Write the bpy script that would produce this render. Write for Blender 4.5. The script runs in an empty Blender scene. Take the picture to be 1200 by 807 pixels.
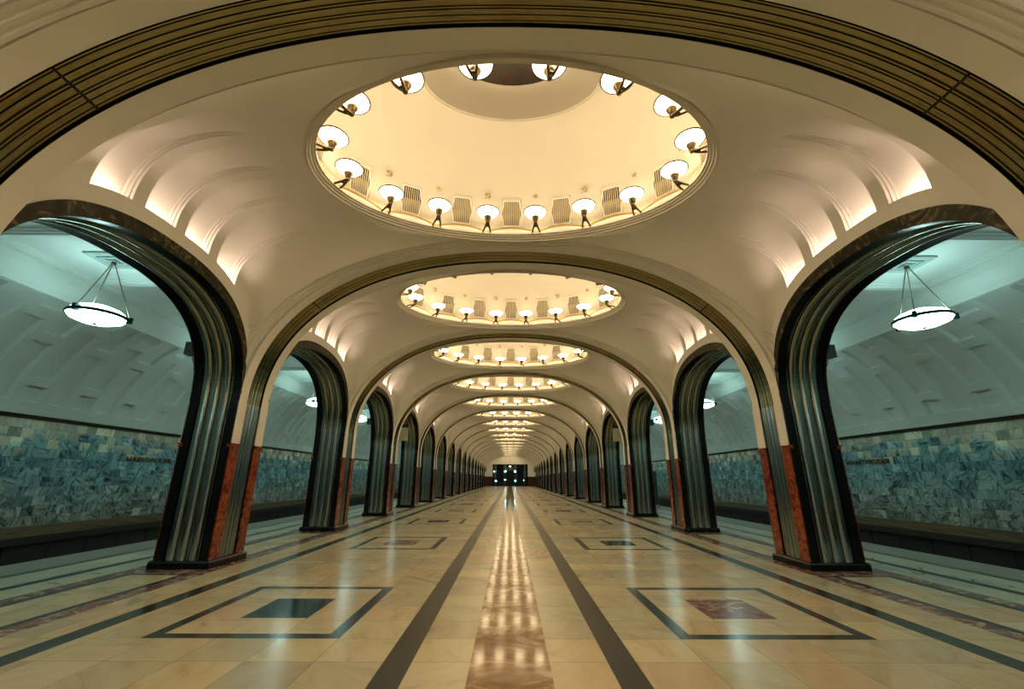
import bpy, math, random
from math import sin, cos, pi, sqrt, radians
from mathutils import Matrix, Vector
random.seed(7)
SC = bpy.context.scene
COL = SC.collection
U = 1.4                      # one module (eye height) in metres; plan dimensions below are in modules

# ------------------------------------------------------------------ camera
F, PIT, YAW, ROL, CX = 502.84, radians(17.4), radians(.18), radians(-.1974), -.0037
def cam_dir(a, b, f):
    c, s = cos(-ROL), sin(-ROL); a, b = a*c-b*s, a*s+b*c
    Y = f*cos(PIT)-b*sin(PIT); Z = f*sin(PIT)+b*cos(PIT); X = a
    c, s = cos(-YAW), sin(-YAW); X, Y = X*c-Y*s, X*s+Y*c
    return Vector((X, Y, Z))
cd = bpy.data.cameras.new('camera'); cam = bpy.data.objects.new('camera', cd); COL.objects.link(cam)
r, u, f = cam_dir(1, 0, 0), cam_dir(0, 1, 0), cam_dir(0, 0, 1)
M = Matrix((r, u, -f)).transposed().to_4x4(); M.translation = (CX*U, 0, U)
cam.matrix_world = M
cd.sensor_width = 36; cd.lens = F/1200*36; cd.clip_start = .05; cd.clip_end = 400
SC.camera = cam
# ------------------------------------------------------------------ light levels, exposure
W = bpy.data.worlds.new('world'); SC.world = W; W.use_nodes = True
W.node_tree.nodes['Background'].inputs[0].default_value = (.5, .6, .6, 1)
W.node_tree.nodes['Background'].inputs[1].default_value = .0
VS = SC.view_settings
VS.view_transform = 'Standard'; VS.look = 'None'; VS.gamma = 1; VS.use_curve_mapping = False
VS.exposure = 0.9
E_DOME, C_DOME = 7.4, (1, .76, .44)
E_AISLE, C_AISLE = 6.3, (.60, 1, .93)
E_COVE, C_COVE = 1.4, (1, .70, .55)
E_END, C_END = 16.0, (.45, .95, 1)
try:
    SC.cycles.max_bounces = 8; SC.cycles.diffuse_bounces = 5; SC.cycles.glossy_bounces = 4
    SC.cycles.sample_clamp_indirect = 6; SC.cycles.caustics_reflective = False; SC.cycles.caustics_refractive = False
except Exception: pass

# ------------------------------------------------------------------ measured plan (modules)
Y0, S = 5.8388, 3.7327            # first pillar in view, spacing
XN, XB, XA = 3.492, 4.130, 3.811  # pillar nave face, platform face, axis
PH = .342                          # pillar half width along the hall
ZS = 1.95                          # springing
HR = 1.41                          # top of red marble
HY = S/2-PH                        # half clear bay
HV = HY-.13                        # vault edge, inside the stepped moulding
XW, XP = 8.2, 6.0                  # track wall, platform edge
KMIN, KMAX = -5, 15
YEND = Y0+16*S-PH
YBACK = Y0-5*S-PH-.3
def py(k): return Y0+S*k+(.075 if k < 0 else 0)      # the bay the camera looks out of is a touch shorter
def by(j): return Y0-S/2+S*j+(.075 if j < 0 else 0)

# ------------------------------------------------------------------ materials
def nm(name):
    m = bpy.data.materials.new(name); m.use_nodes = True
    nt = m.node_tree; b = nt.nodes['Principled BSDF']
    return m, nt, b
def N(nt, t, **kw):
    n = nt.nodes.new(t)
    for k, v in kw.items(): setattr(n, k, v)
    return n
def math_(nt, op, a, b=None, c=None):
    n = N(nt, 'ShaderNodeMath', operation=op)
    for i, v in enumerate((a, b, c)):
        if v is None: continue
        if hasattr(v, 'links') or isinstance(v, bpy.types.NodeSocket): nt.links.new(v, n.inputs[i])
        else: n.inputs[i].default_value = v
    return n.outputs[0]
def ramp(nt, fac, stops, interp='LINEAR'):
    r = N(nt, 'ShaderNodeValToRGB'); cr = r.color_ramp; cr.interpolation = interp
    while len(cr.elements) < len(stops): cr.elements.new(.5)
    for e, (p, c) in zip(cr.elements, stops): e.position = p; e.color = (*c, 1)
    nt.links.new(fac, r.inputs[0]); return r.outputs[0]
def coords(nt, scale=(1, 1, 1), kind='Object'):
    t = N(nt, 'ShaderNodeTexCoord'); m = N(nt, 'ShaderNodeMapping')
    m.inputs['Scale'].default_value = scale
    nt.links.new(t.outputs[kind], m.inputs[0]); return m.outputs[0]
def noise(nt, vec, scale, detail=3, rough=.5, dist=0):
    n = N(nt, 'ShaderNodeTexNoise'); n.inputs['Scale'].default_value = scale
    n.inputs['Detail'].default_value = detail; n.inputs['Roughness'].default_value = rough
    n.inputs['Distortion'].default_value = dist
    if vec is not None: nt.links.new(vec, n.inputs['Vector'])
    return n.outputs['Fac']
def mix(nt, fac, a, b, mode='MIX'):
    n = N(nt, 'ShaderNodeMix', data_type='RGBA', blend_type=mode)
    for i, v in ((0, fac), (6, a), (7, b)):
        if isinstance(v, bpy.types.NodeSocket): nt.links.new(v, n.inputs[i])
        elif i == 0: n.inputs[0].default_value = v
        else: n.inputs[i].default_value = (*v, 1)
    return n.outputs[2]
def plaster(name, col, rough=.75, var=.04):
    m, nt, b = nm(name)
    f = noise(nt, coords(nt), 1.3, 4)
    c = ramp(nt, f, [(.3, tuple(x*(1-var) for x in col)), (.7, tuple(min(1, x*(1+var)) for x in col))])
    nt.links.new(c, b.inputs['Base Color']); b.inputs['Roughness'].default_value = rough
    bp = N(nt, 'ShaderNodeBump'); bp.inputs['Strength'].default_value = .05; bp.inputs['Distance'].default_value = .01
    nt.links.new(noise(nt, coords(nt), 9, 5), bp.inputs['Height']); nt.links.new(bp.outputs[0], b.inputs['Normal'])
    return m
def solid(name, col, rough=.5, metal=0., spec=None):
    m, nt, b = nm(name)
    f = noise(nt, coords(nt), 6, 3)
    c = ramp(nt, f, [(.3, tuple(x*.88 for x in col)), (.7, tuple(min(1, x*1.1) for x in col))])
    nt.links.new(c, b.inputs['Base Color'])
    b.inputs['Roughness'].default_value = rough; b.inputs['Metallic'].default_value = metal
    if spec is not None: b.inputs['Specular IOR Level'].default_value = spec
    return m
def marble(name, stops, scale=2.5, rough=.15, dist=1.5, stretch=(1, 1, 1), detail=8):
    m, nt, b = nm(name)
    f = noise(nt, coords(nt, stretch), scale, detail, .62, dist)
    nt.links.new(ramp(nt, f, stops), b.inputs['Base Color']); b.inputs['Roughness'].default_value = rough
    return m
def emit(name, col, s, base=(.8, .8, .8)):
    m, nt, b = nm(name)
    b.inputs['Base Color'].default_value = (*base, 1)
    b.inputs['Emission Color'].default_value = (*col, 1); b.inputs['Emission Strength'].default_value = s
    b.inputs['Roughness'].default_value = .3
    return m
def steel(name, col, stretch):
    m, nt, b = nm(name)
    f = noise(nt, coords(nt, stretch), 14, 4, .6)
    nt.links.new(ramp(nt, f, [(.3, tuple(x*.75 for x in col)), (.7, tuple(x*1.2 for x in col))]), b.inputs['Base Color'])
    b.inputs['Metallic'].default_value = 1
    r = ramp(nt, f, [(.3, (.12,)*3), (.75, (.24,)*3)]); nt.links.new(r, b.inputs['Roughness'])
    bp = N(nt, 'ShaderNodeBump'); bp.inputs['Strength'].default_value = .2; bp.inputs['Distance'].default_value = .004
    nt.links.new(noise(nt, coords(nt, stretch), 5, 2), bp.inputs['Height'])
    b2 = N(nt, 'ShaderNodeBump'); b2.inputs['Strength'].default_value = .35; b2.inputs['Distance'].default_value = .004
    cross = tuple(4. if q > 1 else 1.6 for q in stretch)
    nt.links.new(noise(nt, coords(nt, cross), 2.2, 3), b2.inputs['Height']); nt.links.new(bp.outputs[0], b2.inputs['Normal'])
    nt.links.new(b2.outputs[0], b.inputs['Normal'])
    return m

def tiles(name, ax, size, off, stops_of, joint=(.1, .09, .07), rough=(.16, .28), jw=.006, veins=None, gradient=None, tint=None):
    """rectangular stone slabs: ax = the two axes of the slab grid, in metres, object space"""
    m, nt, b = nm(name)
    t = N(nt, 'ShaderNodeTexCoord'); sp = N(nt, 'ShaderNodeSeparateXYZ'); nt.links.new(t.outputs['Object'], sp.inputs[0])
    A = sp.outputs[ax[0]]; B = sp.outputs[ax[1]]
    b_ = math_(nt, 'DIVIDE', math_(nt, 'SUBTRACT', B, off[1]), size[1]); rb = math_(nt, 'FLOOR', b_); fb = math_(nt, 'FRACT', b_)
    a_ = math_(nt, 'DIVIDE', math_(nt, 'SUBTRACT', A, off[0]), size[0])
    if name.startswith('cream'):
        a_ = math_(nt, 'MAXIMUM', math_(nt, 'DIVIDE', math_(nt, 'SUBTRACT', math_(nt, 'ABSOLUTE', A), off[0]), size[0]), -.97)
    if gradient is not None:      # running bond on the wall
        a_ = math_(nt, 'ADD', a_, math_(nt, 'MULTIPLY', rb, .37))
    ra = math_(nt, 'FLOOR', a_); fa = math_(nt, 'FRACT', a_)
    cv = N(nt, 'ShaderNodeCombineXYZ'); nt.links.new(math_(nt, 'ADD', ra, math_(nt, 'MULTIPLY', math_(nt, 'SIGN', A), 37.)) if name.startswith('cream') else ra, cv.inputs[0]); nt.links.new(rb, cv.inputs[1])
    wn = N(nt, 'ShaderNodeTexWhiteNoise', noise_dimensions='3D'); nt.links.new(cv.outputs[0], wn.inputs['Vector'])
    # vein coordinates jump from slab to slab
    off_v = N(nt, 'ShaderNodeVectorMath', operation='SCALE'); nt.links.new(wn.outputs['Color'], off_v.inputs[0]); off_v.inputs['Scale'].default_value = 40
    rot = N(nt, 'ShaderNodeVectorRotate', rotation_type='AXIS_ANGLE')
    rot.inputs['Axis'].default_value = {(0, 1): (0, 0, 1), (1, 2): (1, 0, 0)}[tuple(ax)]
    nt.links.new(t.outputs['Object'], rot.inputs['Vector'])
    nt.links.new(math_(nt, 'MULTIPLY', wn.outputs['Value'], 2.4), rot.inputs['Angle'])
    st = N(nt, 'ShaderNodeVectorMath', operation='MULTIPLY'); nt.links.new(rot.outputs[0], st.inputs[0]); st.inputs[1].default_value = veins or (1, 1, 1)
    av = N(nt, 'ShaderNodeVectorMath', operation='ADD'); nt.links.new(st.outputs[0], av.inputs[0]); nt.links.new(off_v.outputs[0], av.inputs[1])
    nv = noise(nt, av.outputs[0], 2.2 if gradient is None else 2.8, 7, .62, 1.2 if gradient is None else 1.8)
    c = stops_of(nt, wn.outputs['Value'], nv, B, wn.outputs['Color'])
    # joints
    def edge(fr, sz):
        d = math_(nt, 'MINIMUM', fr, math_(nt, 'SUBTRACT', 1, fr)); return math_(nt, 'LESS_THAN', math_(nt, 'MULTIPLY', d, sz), jw*.5)
    j = math_(nt, 'MAXIMUM', edge(fa, size[0]), edge(fb, size[1]))
    c = mix(nt, math_(nt, 'MULTIPLY', j, .65), c, joint)
    nt.links.new(c, b.inputs['Base Color'])
    rr = ramp(nt, nv, [(.3, (rough[0],)*3), (.7, (rough[1],)*3)]); nt.links.new(rr, b.inputs['Roughness'])
    # slabs lie at very slightly different angles
    nrm = N(nt, 'ShaderNodeVectorMath', operation='MULTIPLY_ADD')
    ctr = N(nt, 'ShaderNodeVectorMath', operation='SUBTRACT'); nt.links.new(wn.outputs['Color'], ctr.inputs[0]); ctr.inputs[1].default_value = (.5, .5, .5)
    g = N(nt, 'ShaderNodeNewGeometry')
    nt.links.new(ctr.outputs[0], nrm.inputs[0]); k = .006 if gradient is None else .05; nrm.inputs[1].default_value = (k, k, k); nt.links.new(g.outputs['Normal'], nrm.inputs[2])
    nz = N(nt, 'ShaderNodeVectorMath', operation='NORMALIZE'); nt.links.new(nrm.outputs[0], nz.inputs[0]); nt.links.new(nz.outputs[0], b.inputs['Normal'])
    return m

def cream_stops(nt, rnd, nv, B, rc):
    a = ramp(nt, rnd, [(0, (.60, .54, .36)), (.3, (.52, .49, .34)), (.5, (.66, .58, .38)), (.72, (.62, .49, .31)), (.9, (.47, .45, .33)), (1, (.66, .60, .42))])
    v = ramp(nt, nv, [(.25, (.62, .60, .55)), (.42, (.92, .90, .86)), (.6, (1, 1, 1)), (.8, (.86, .78, .66))])
    return mix(nt, 1, a, v, 'MULTIPLY')
def green_stops(nt, rnd, nv, B, rc):
    a = ramp(nt, rnd, [(0, (.40, .42, .33)), (.5, (.48, .50, .38)), (1, (.35, .38, .32))])
    v = ramp(nt, nv, [(.3, (.75, .75, .72)), (.5, (1, 1, 1)), (.8, (.9, .88, .8))])
    return mix(nt, 1, a, v, 'MULTIPLY')
def wall_stops(nt, rnd, nv, B, rc):
    # B = height in metres: cream courses on top, blue-grey Ural marble in the middle, greyer and pinker low down
    h = math_(nt, 'DIVIDE', math_(nt, 'SUBTRACT', B, .3), 2.45)
    hj = math_(nt, 'ADD', h, math_(nt, 'MULTIPLY', math_(nt, 'SUBTRACT', rnd, .5), .30))
    base = ramp(nt, hj, [(.0, (.25, .30, .27)), (.22, (.27, .39, .38)), (.5, (.22, .44, .47)), (.70, (.19, .42, .48)), (.80, (.32, .50, .50)), (.84, (.60, .64, .50)), (1, (.66, .70, .54))])
    sp = N(nt, 'ShaderNodeSeparateColor'); nt.links.new(rc, sp.inputs[0])
    br = ramp(nt, sp.outputs[1], [(0, (.45, .5, .55)), (.4, (.85, .87, .9)), (.8, (1, 1, 1)), (1, (1.5, 1.5, 1.45))])
    base = mix(nt, 1, base, br, 'MULTIPLY')
    v = ramp(nt, nv, [(.34, (.08, .14, .16)), (.44, (.5, .58, .60)), (.51, (1, 1, 1)), (.60, (1.05, 1.05, 1.05))])
    c = mix(nt, 1, base, v, 'MULTIPLY')
    top = N(nt, 'ShaderNodeSeparateColor'); nt.links.new(ramp(nt, hj, [(.80, (0, 0, 0)), (.85, (1, 1, 1))]), top.inputs[0])
    plain = mix(nt, 1, base, ramp(nt, nv, [(.3, (.72, .76, .76)), (.55, (1, 1, 1))]), 'MULTIPLY')
    c = mix(nt, math_(nt, 'MULTIPLY', top.outputs[0], .8), c, plain)
    wv = ramp(nt, nv, [(.58, (0, 0, 0)), (.66, (.6, .6, .6)), (.70, (0, 0, 0))])
    w2 = N(nt, 'ShaderNodeSeparateColor'); nt.links.new(wv, w2.inputs[0])
    return mix(nt, w2.outputs[0], c, (.62, .68, .64))

MAT = {}
MAT['plaster'] = plaster('nave_plaster', (.82, .81, .75), var=.02)
MAT['dome'] = plaster('darkened_dome_plaster', (.68, .64, .565), var=.02)  # toned below the nave plaster: dome brightness is held down in the colour
MAT['aplaster'] = plaster('platform_plaster', (.66, .72, .69))
MAT['cream'] = tiles('cream_marble_slabs', (0, 1), (.40*U, S/10*U), (.72*U, (Y0-S/2-.71)*U), cream_stops, veins=(.5, 1.6, 1), rough=(.16, .26))
MAT['green'] = tiles('greenish_marble_slabs', (0, 1), (.62, .8), (.1, .2), green_stops, veins=(.5, 1.6, 1), rough=(.25, .4))
MAT['wall'] = tiles('blue_ural_marble_tiles', (1, 2), (.28, .222), (0, .302), wall_stops, veins=(1, .6, 2.2), rough=(.10, .24), gradient=1, joint=(.05, .07, .07), jw=.005)
MAT['redstrip'] = marble('red_brown_marble', [(.30, (.20, .11, .05)), (.45, (.30, .17, .085)), (.54, (.40, .24, .13)), (.60, (.62, .50, .33)), (.66, (.33, .19, .10))], 1.6, .085, 2.2, (1, 1.5, 1))
MAT['redvein'] = marble('dull_red_veined_marble', [(.30, (.12, .05, .04)), (.48, (.22, .10, .08)), (.55, (.30, .20, .17)), (.60, (.5, .44, .4)), (.66, (.2, .09, .07))], 3, .22, 2, (1, 1.2, 1))
MAT['dark'] = marble('dark_green_grey_marble', [(.3, (.028, .036, .034)), (.6, (.050, .056, .050)), (.8, (.075, .08, .07))], 2, .2, 1)
MAT['greydark'] = marble('dark_grey_marble', [(.3, (.018, .020, .016)), (.6, (.028, .029, .023)), (.8, (.04, .04, .034))], 2, .34, 1)
MAT['teal'] = marble('blue_black_marble', [(.3, (.015, .035, .045)), (.6, (.025, .06, .075)), (.8, (.05, .1, .11))], 3, .12, 1)
MAT['granite'] = marble('grey_granite', [(.3, (.16, .17, .14)), (.7, (.24, .25, .21))], 25, .45, 0)
MAT['brownstrip'] = marble('brown_stone_strip', [(.3, (.07, .05, .04)), (.7, (.12, .09, .07))], 6, .35, 1)
MAT['black'] = solid('black_granite', (.005, .0055, .0055), .2, spec=.2)
MAT['red'] = marble('rhodonite', [(.30, (.012, .008, .006)), (.40, (.10, .018, .008)), (.50, (.24, .042, .012)), (.60, (.36, .085, .02)), (.68, (.10, .022, .01))], 5, .2, 2.2)
MAT['trim'] = marble('dark_olive_marble', [(.3, (.012, .011, .005)), (.48, (.030, .027, .012)), (.58, (.055, .048, .024)), (.63, (.22, .19, .12)), (.67, (.03, .026, .012))], 3, .34, 2.4)
MAT['trim'].node_tree.nodes['Principled BSDF'].inputs['Specular IOR Level'].default_value = .12
MAT['steelV'] = steel('brushed_stainless_steel', (.33, .36, .33), (3, 3, .25))
MAT['steelA'] = steel('brushed_steel_arch_band', (.25, .23, .115), (.3, 5, .3))
MAT['steelL'] = steel('brushed_steel_side_arch', (.36, .37, .28), (5, .3, .3))
MAT['bronze'] = solid('dark_bronze', (.17, .13, .075), .32, 1)
MAT['gold'] = solid('gilded_moulding', (.62, .46, .20), .4, .6)
MAT['goldp'] = solid('gilded_relief', (.42, .32, .14), .45, .4)
MAT['rim'] = solid('black_rim', (.02, .018, .014), .35, .5)
MAT['glow'] = emit('opal_glass_warm', C_DOME, E_DOME)
MAT['aglow'] = emit('opal_glass_cool', C_AISLE, E_AISLE)
MAT['iron'] = solid('dark_blue_iron', (.02, .045, .055), .3, .8)
MAT['rod'] = solid('steel_rod', (.30, .27, .2), .35, 1)
MAT['louver'] = solid('vent_louvre', (.62, .55, .42), .6)
MAT['ventback'] = solid('vent_backing', (.30, .25, .17), .8)
MAT['ventdark'] = solid('dark_vent_backing', (.01, .009, .008), .9)
MAT['track'] = solid('track_wall_dark', (.016, .021, .018), .45)
MAT['ledge'] = marble('brown_ledge_stone', [(.3, (.06, .05, .03)), (.5, (.13, .11, .065)), (.7, (.20, .17, .11))], 3, .3, 2, (1, .25, 2))
MAT['cornice'] = solid('dark_metal_cornice', (.06, .055, .045), .3, .9)
MAT['dado'] = marble('dark_red_marble_dado', [(.3, (.03, .01, .008)), (.7, (.09, .03, .022))], 3, .2, 1)
MAT['letters'] = solid('dull_brass_letters', (.16, .11, .055), .4, .8)
MAT['plate'] = solid('grey_teal_ceiling_plate', (.36, .46, .44), .5)
MAT['speaker'] = solid('grey_speaker', (.10, .11, .09), .6)
MAT['sign'] = solid('beige_sign_panel', (.62, .48, .28), .5)
MAT['endwall'] = solid('dark_teal_marble', (.02, .06, .065), .25)
MAT['endlight'] = emit('cool_lamp', C_END, E_END)
MAT['endlamp'] = emit('pale_green_lantern', (.75, 1, .7), 1.6)
m, nt, b = nm('dark_mosaic'); v = N(nt, 'ShaderNodeTexVoronoi'); v.inputs['Scale'].default_value = 45
nt.links.new(coords(nt), v.inputs['Vector'])
sp_ = N(nt, 'ShaderNodeSeparateColor'); nt.links.new(v.outputs['Color'], sp_.inputs[0])
nt.links.new(mix(nt, .6, ramp(nt, sp_.outputs[0], [(0, (.012, .009, .006)), (.6, (.035, .022, .012)), (1, (.06, .05, .03))]), ramp(nt, noise(nt, coords(nt), 2, 2), [(.35, (.02, .012, .008)), (.5, (.07, .03, .015)), (.65, (.02, .05, .03))])), b.inputs['Base Color'])
b.inputs['Roughness'].default_value = .35; MAT['mosaic'] = m

# ------------------------------------------------------------------ mesh helpers (coordinates in modules)
class MB:
    def __init__(s): s.v = []; s.f = []; s.m = []; s.sm = []
    def add(s, vs, fs, mi=0, smooth=False):
        o = len(s.v); s.v += [tuple(p) for p in vs]
        for q in fs: s.f.append(tuple(i+o for i in q)); s.m.append(mi); s.sm.append(smooth)
    def box(s, a, b, mi=0):
        x0, y0, z0 = a; x1, y1, z1 = b
        s.add([(x0, y0, z0), (x1, y0, z0), (x1, y1, z0), (x0, y1, z0), (x0, y0, z1), (x1, y0, z1), (x1, y1, z1), (x0, y1, z1)],
              [(0, 3, 2, 1), (4, 5, 6, 7), (0, 1, 5, 4), (1, 2, 6, 5), (2, 3, 7, 6), (3, 0, 4, 7)], mi)
    def grid(s, rows, mi=0, smooth=True, close=False):
        n = len(rows[0]); vs = [p for r in rows for p in r]; fs = []
        for i in range(len(rows)-1):
            for j in range(n-1 if not close else n):
                k = (j+1) % n
                fs.append((i*n+j, i*n+k, (i+1)*n+k, (i+1)*n+j))
        s.add(vs, fs, mi, smooth)
    def lathe(s, prof, c=(0, 0, 0), seg=24, mi=0, smooth=True, sx=1, sy=1, cap=False):
        rows = [[(c[0]+r*sx*cos(2*pi*i/seg), c[1]+r*sy*sin(2*pi*i/seg), c[2]+z) for i in range(seg)] for r, z in prof]
        s.grid(rows, mi, smooth, True)
        if cap:
            s.add(rows[0], [tuple(range(seg))], mi); s.add(rows[-1], [tuple(range(seg))], mi)
    def tube(s, pts, r, seg=8, mi=0, closed=False):
        P = [Vector(p) for p in pts]; rows = []; n = len(P); up = None
        for i, p in enumerate(P):
            a = P[(i-1) % n] if (closed or i) else p; c = P[(i+1) % n] if (closed or i < n-1) else p
            t = (c-a).normalized()
            if up is None: up = Vector((0, 0, 1)) if abs(t.z) < .9 else Vector((1, 0, 0))
            x = t.cross(up).normalized(); y = x.cross(t).normalized(); up = y
            rr = r[i] if isinstance(r, (list, tuple)) else r
            rows.append([tuple(p+x*cos(2*pi*k/seg)*rr+y*sin(2*pi*k/seg)*rr) for k in range(seg)])
        if closed: rows.append(rows[0])
        s.grid(rows, mi, True, True)
        if not closed:
            s.add(rows[0], [tuple(range(seg))], mi); s.add(rows[-1], [tuple(range(seg))], mi)
    def build(s, name, mats, parent=None, loc=None, tagd=None, flip=None):
        me = bpy.data.meshes.new(name)
        me.from_pydata([(x*U, y*U, z*U) for x, y, z in s.v], [], s.f)
        if not isinstance(mats, (list, tuple)): mats = [mats]
        for m_ in mats: me.materials.append(MAT[m_] if isinstance(m_, str) else m_)
        me.polygons.foreach_set('material_index', s.m); me.polygons.foreach_set('use_smooth', s.sm)
        me.update(); me.validate()
        o = bpy.data.objects.new(name, me); COL.objects.link(o)
        if parent is not None: o.parent = parent
        if loc: o.location = tuple(c*U for c in loc)
        return o
def empty(name, loc, rz=0):
    o = bpy.data.objects.new(name, None); COL.objects.link(o); o.empty_display_size = .2
    o.location = tuple(c*U for c in loc); o.rotation_euler = (0, 0, rz); return o
def tag(o, label, cat, group=None):
    o['label'] = label; o['category'] = cat
    if group: o['group'] = group
    return o
def struct(o): o['kind'] = 'structure'; return o
def copy_tree(o, parent=None):
    c = o.copy(); COL.objects.link(c)
    if parent is not None: c.parent = parent
    for ch in KIDS.get(o.name, []): copy_tree(ch, c)
    return c
KIDS = {}
def kid(par, ch): KIDS.setdefault(par.name, []).append(ch); return ch
BEH = ['', 'beside', 'just behind', 'second behind', 'third behind', 'fourth behind', 'fifth behind', 'sixth behind']
ORD = ['nearest', 'second', 'third', 'fourth', 'fifth', 'sixth', 'seventh', 'eighth', 'ninth', 'tenth', 'eleventh', 'twelfth', 'thirteenth', 'fourteenth', 'fifteenth', 'sixteenth', 'seventeenth', 'eighteenth']
def sgn_name(s): return 'left' if s < 0 else 'right'

# ------------------------------------------------------------------ floor
def floor():
    xs_sym = [0, .226, .560, .724, 1.12, 1.21, 1.52, 2.02, 2.33, 2.42, 2.815, 2.975, 3.335, 3.50, 3.57, 4.10, 4.19, 4.35, 4.69, 4.81, 5.26, 5.38, XP]
    xs = [-x for x in reversed(xs_sym[1:])]+xs_sym
    keys = ['cream', 'redstrip', 'greydark', 'dark', 'teal', 'redvein', 'green', 'brownstrip', 'granite']
    mb = MB()
    ys = [(YBACK, None, 0)]
    segs = []
    for k in range(KMIN, 17):
        p = Y0+S*k
        segs += [(p-.66, p-.61, 'pl', k), (p-.61, p+.61, 'pier', k), (p+.61, p+.66, 'pl', k)]
        c = Y0-S/2+S*(k+1)
        for a, b_, t in ((-1.2064, -.71, 'b'), (-.71, -.62, 'fr'), (-.62, -.28, 'in'), (-.28, .27, 'sq'), (.27, .61, 'in'), (.61, .70, 'fr'), (.70, 1.2064, 'b')):
            segs.append((c+a, c+b_, t, k+1))
    y_all = []
    for a, b_, t, j in segs:
        a = max(a, YBACK) if a < YBACK else a
        if t == 'b' and b_ > a:
            pass
        b_ = min(b_, YEND); a = min(a, YEND)
        if b_-a < 1e-4 or b_ < YBACK: continue
        for i in range(len(xs)-1):
            x0, x1 = xs[i], xs[i+1]; xm = abs((x0+x1)/2); left = (x0+x1) < 0
            m = 'cream'
            if xm < .226: m = 'redstrip'
            elif .56 < xm < .724: m = 'greydark'
            elif 2.815 < xm < 2.975: m = 'dark'
            elif 1.12 < xm < 2.42 and t in ('fr', 'in', 'sq'):
                if t == 'fr' or xm < 1.21 or xm > 2.33: m = 'dark'
                elif t == 'sq' and 1.52 < xm < 2.02: m = 'teal' if (left == (j % 2 == 0)) else 'redvein'
            elif 3.335 < xm < 4.35:
                if t == 'pier': m = 'redvein'
                elif t == 'pl': m = 'dark' if 3.5 < xm < 4.19 else 'redvein'
                elif xm < 3.5 or xm > 4.19: m = 'redvein'
                elif xm < 3.57 or xm > 4.10: m = 'dark'
                else: m = 'cream'
            elif 4.69 < xm < 4.81: m = 'greydark'
            elif 5.26 < xm < 5.38: m = 'brownstrip'
            elif xm > 5.38: m = 'granite'
            elif xm > 4.35: m = 'green'
            mb.add([(x0, a, 0), (x1, a, 0), (x1, b_, 0), (x0, b_, 0)], [(0, 1, 2, 3)], keys.index(m))
    o = mb.build('floor', keys); struct(o)
    for s in (-1, 1):     # platform edge and track bed
        mb = MB()
        mb.box((min(s*XP, s*(XP-.3)), YBACK, -.8), (max(s*XP, s*(XP-.3)), YEND, -.002))
        struct(mb.build('platform_edge', 'granite'))
        mb = MB(); mb.box((min(s*XP, s*(XW+.1)), YBACK, -.9), (max(s*XP, s*(XW+.1)), YEND, -.8)); struct(mb.build('floor', 'track'))
floor()

# ------------------------------------------------------------------ curves
def sup(q, n): q = min(abs(q), 1); return (1-q**n)**(1/n)
def rib(x): return ZS+2.27*sup(x/XN, 2.2)
def arch_in(y): return 1.95+1.25*sup(y/HY, 2.4)
def arch_out(y): return 2.0+1.345*sup(y/1.575, 2.85)
def ledge(y): return arch_out(y)+.03+.10*sup(y/1.5, 2)
def vz(x, y):
    x = abs(x); y = abs(y); zs = ledge(min(y, HV))
    zc = 4.275-.010*min(x, 2.3)**2-.045*max(0, x-2.3)
    inner = zs+(zc-zs)*sup(max(0, (x-(XN-.85))/.85), 2.4)
    outer = max(2.40+1.87*sup(x/XN, 2.0), zs)
    w = (y/HV)**4
    return max((1-w)*inner+w*outer, zs)
def xsamp(n, x1=2.3):
    return [XN-(XN-x1)*(i/n)**2.3 for i in range(n+1)]
NICH = [(-.97, -.585), (-.448, -.065), (.070, .455), (.600, .985)]
AE, BE, DY = 2.18, 1.362, .03        # dome opening half axes
ZR = 4.27                  # its rim height

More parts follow.
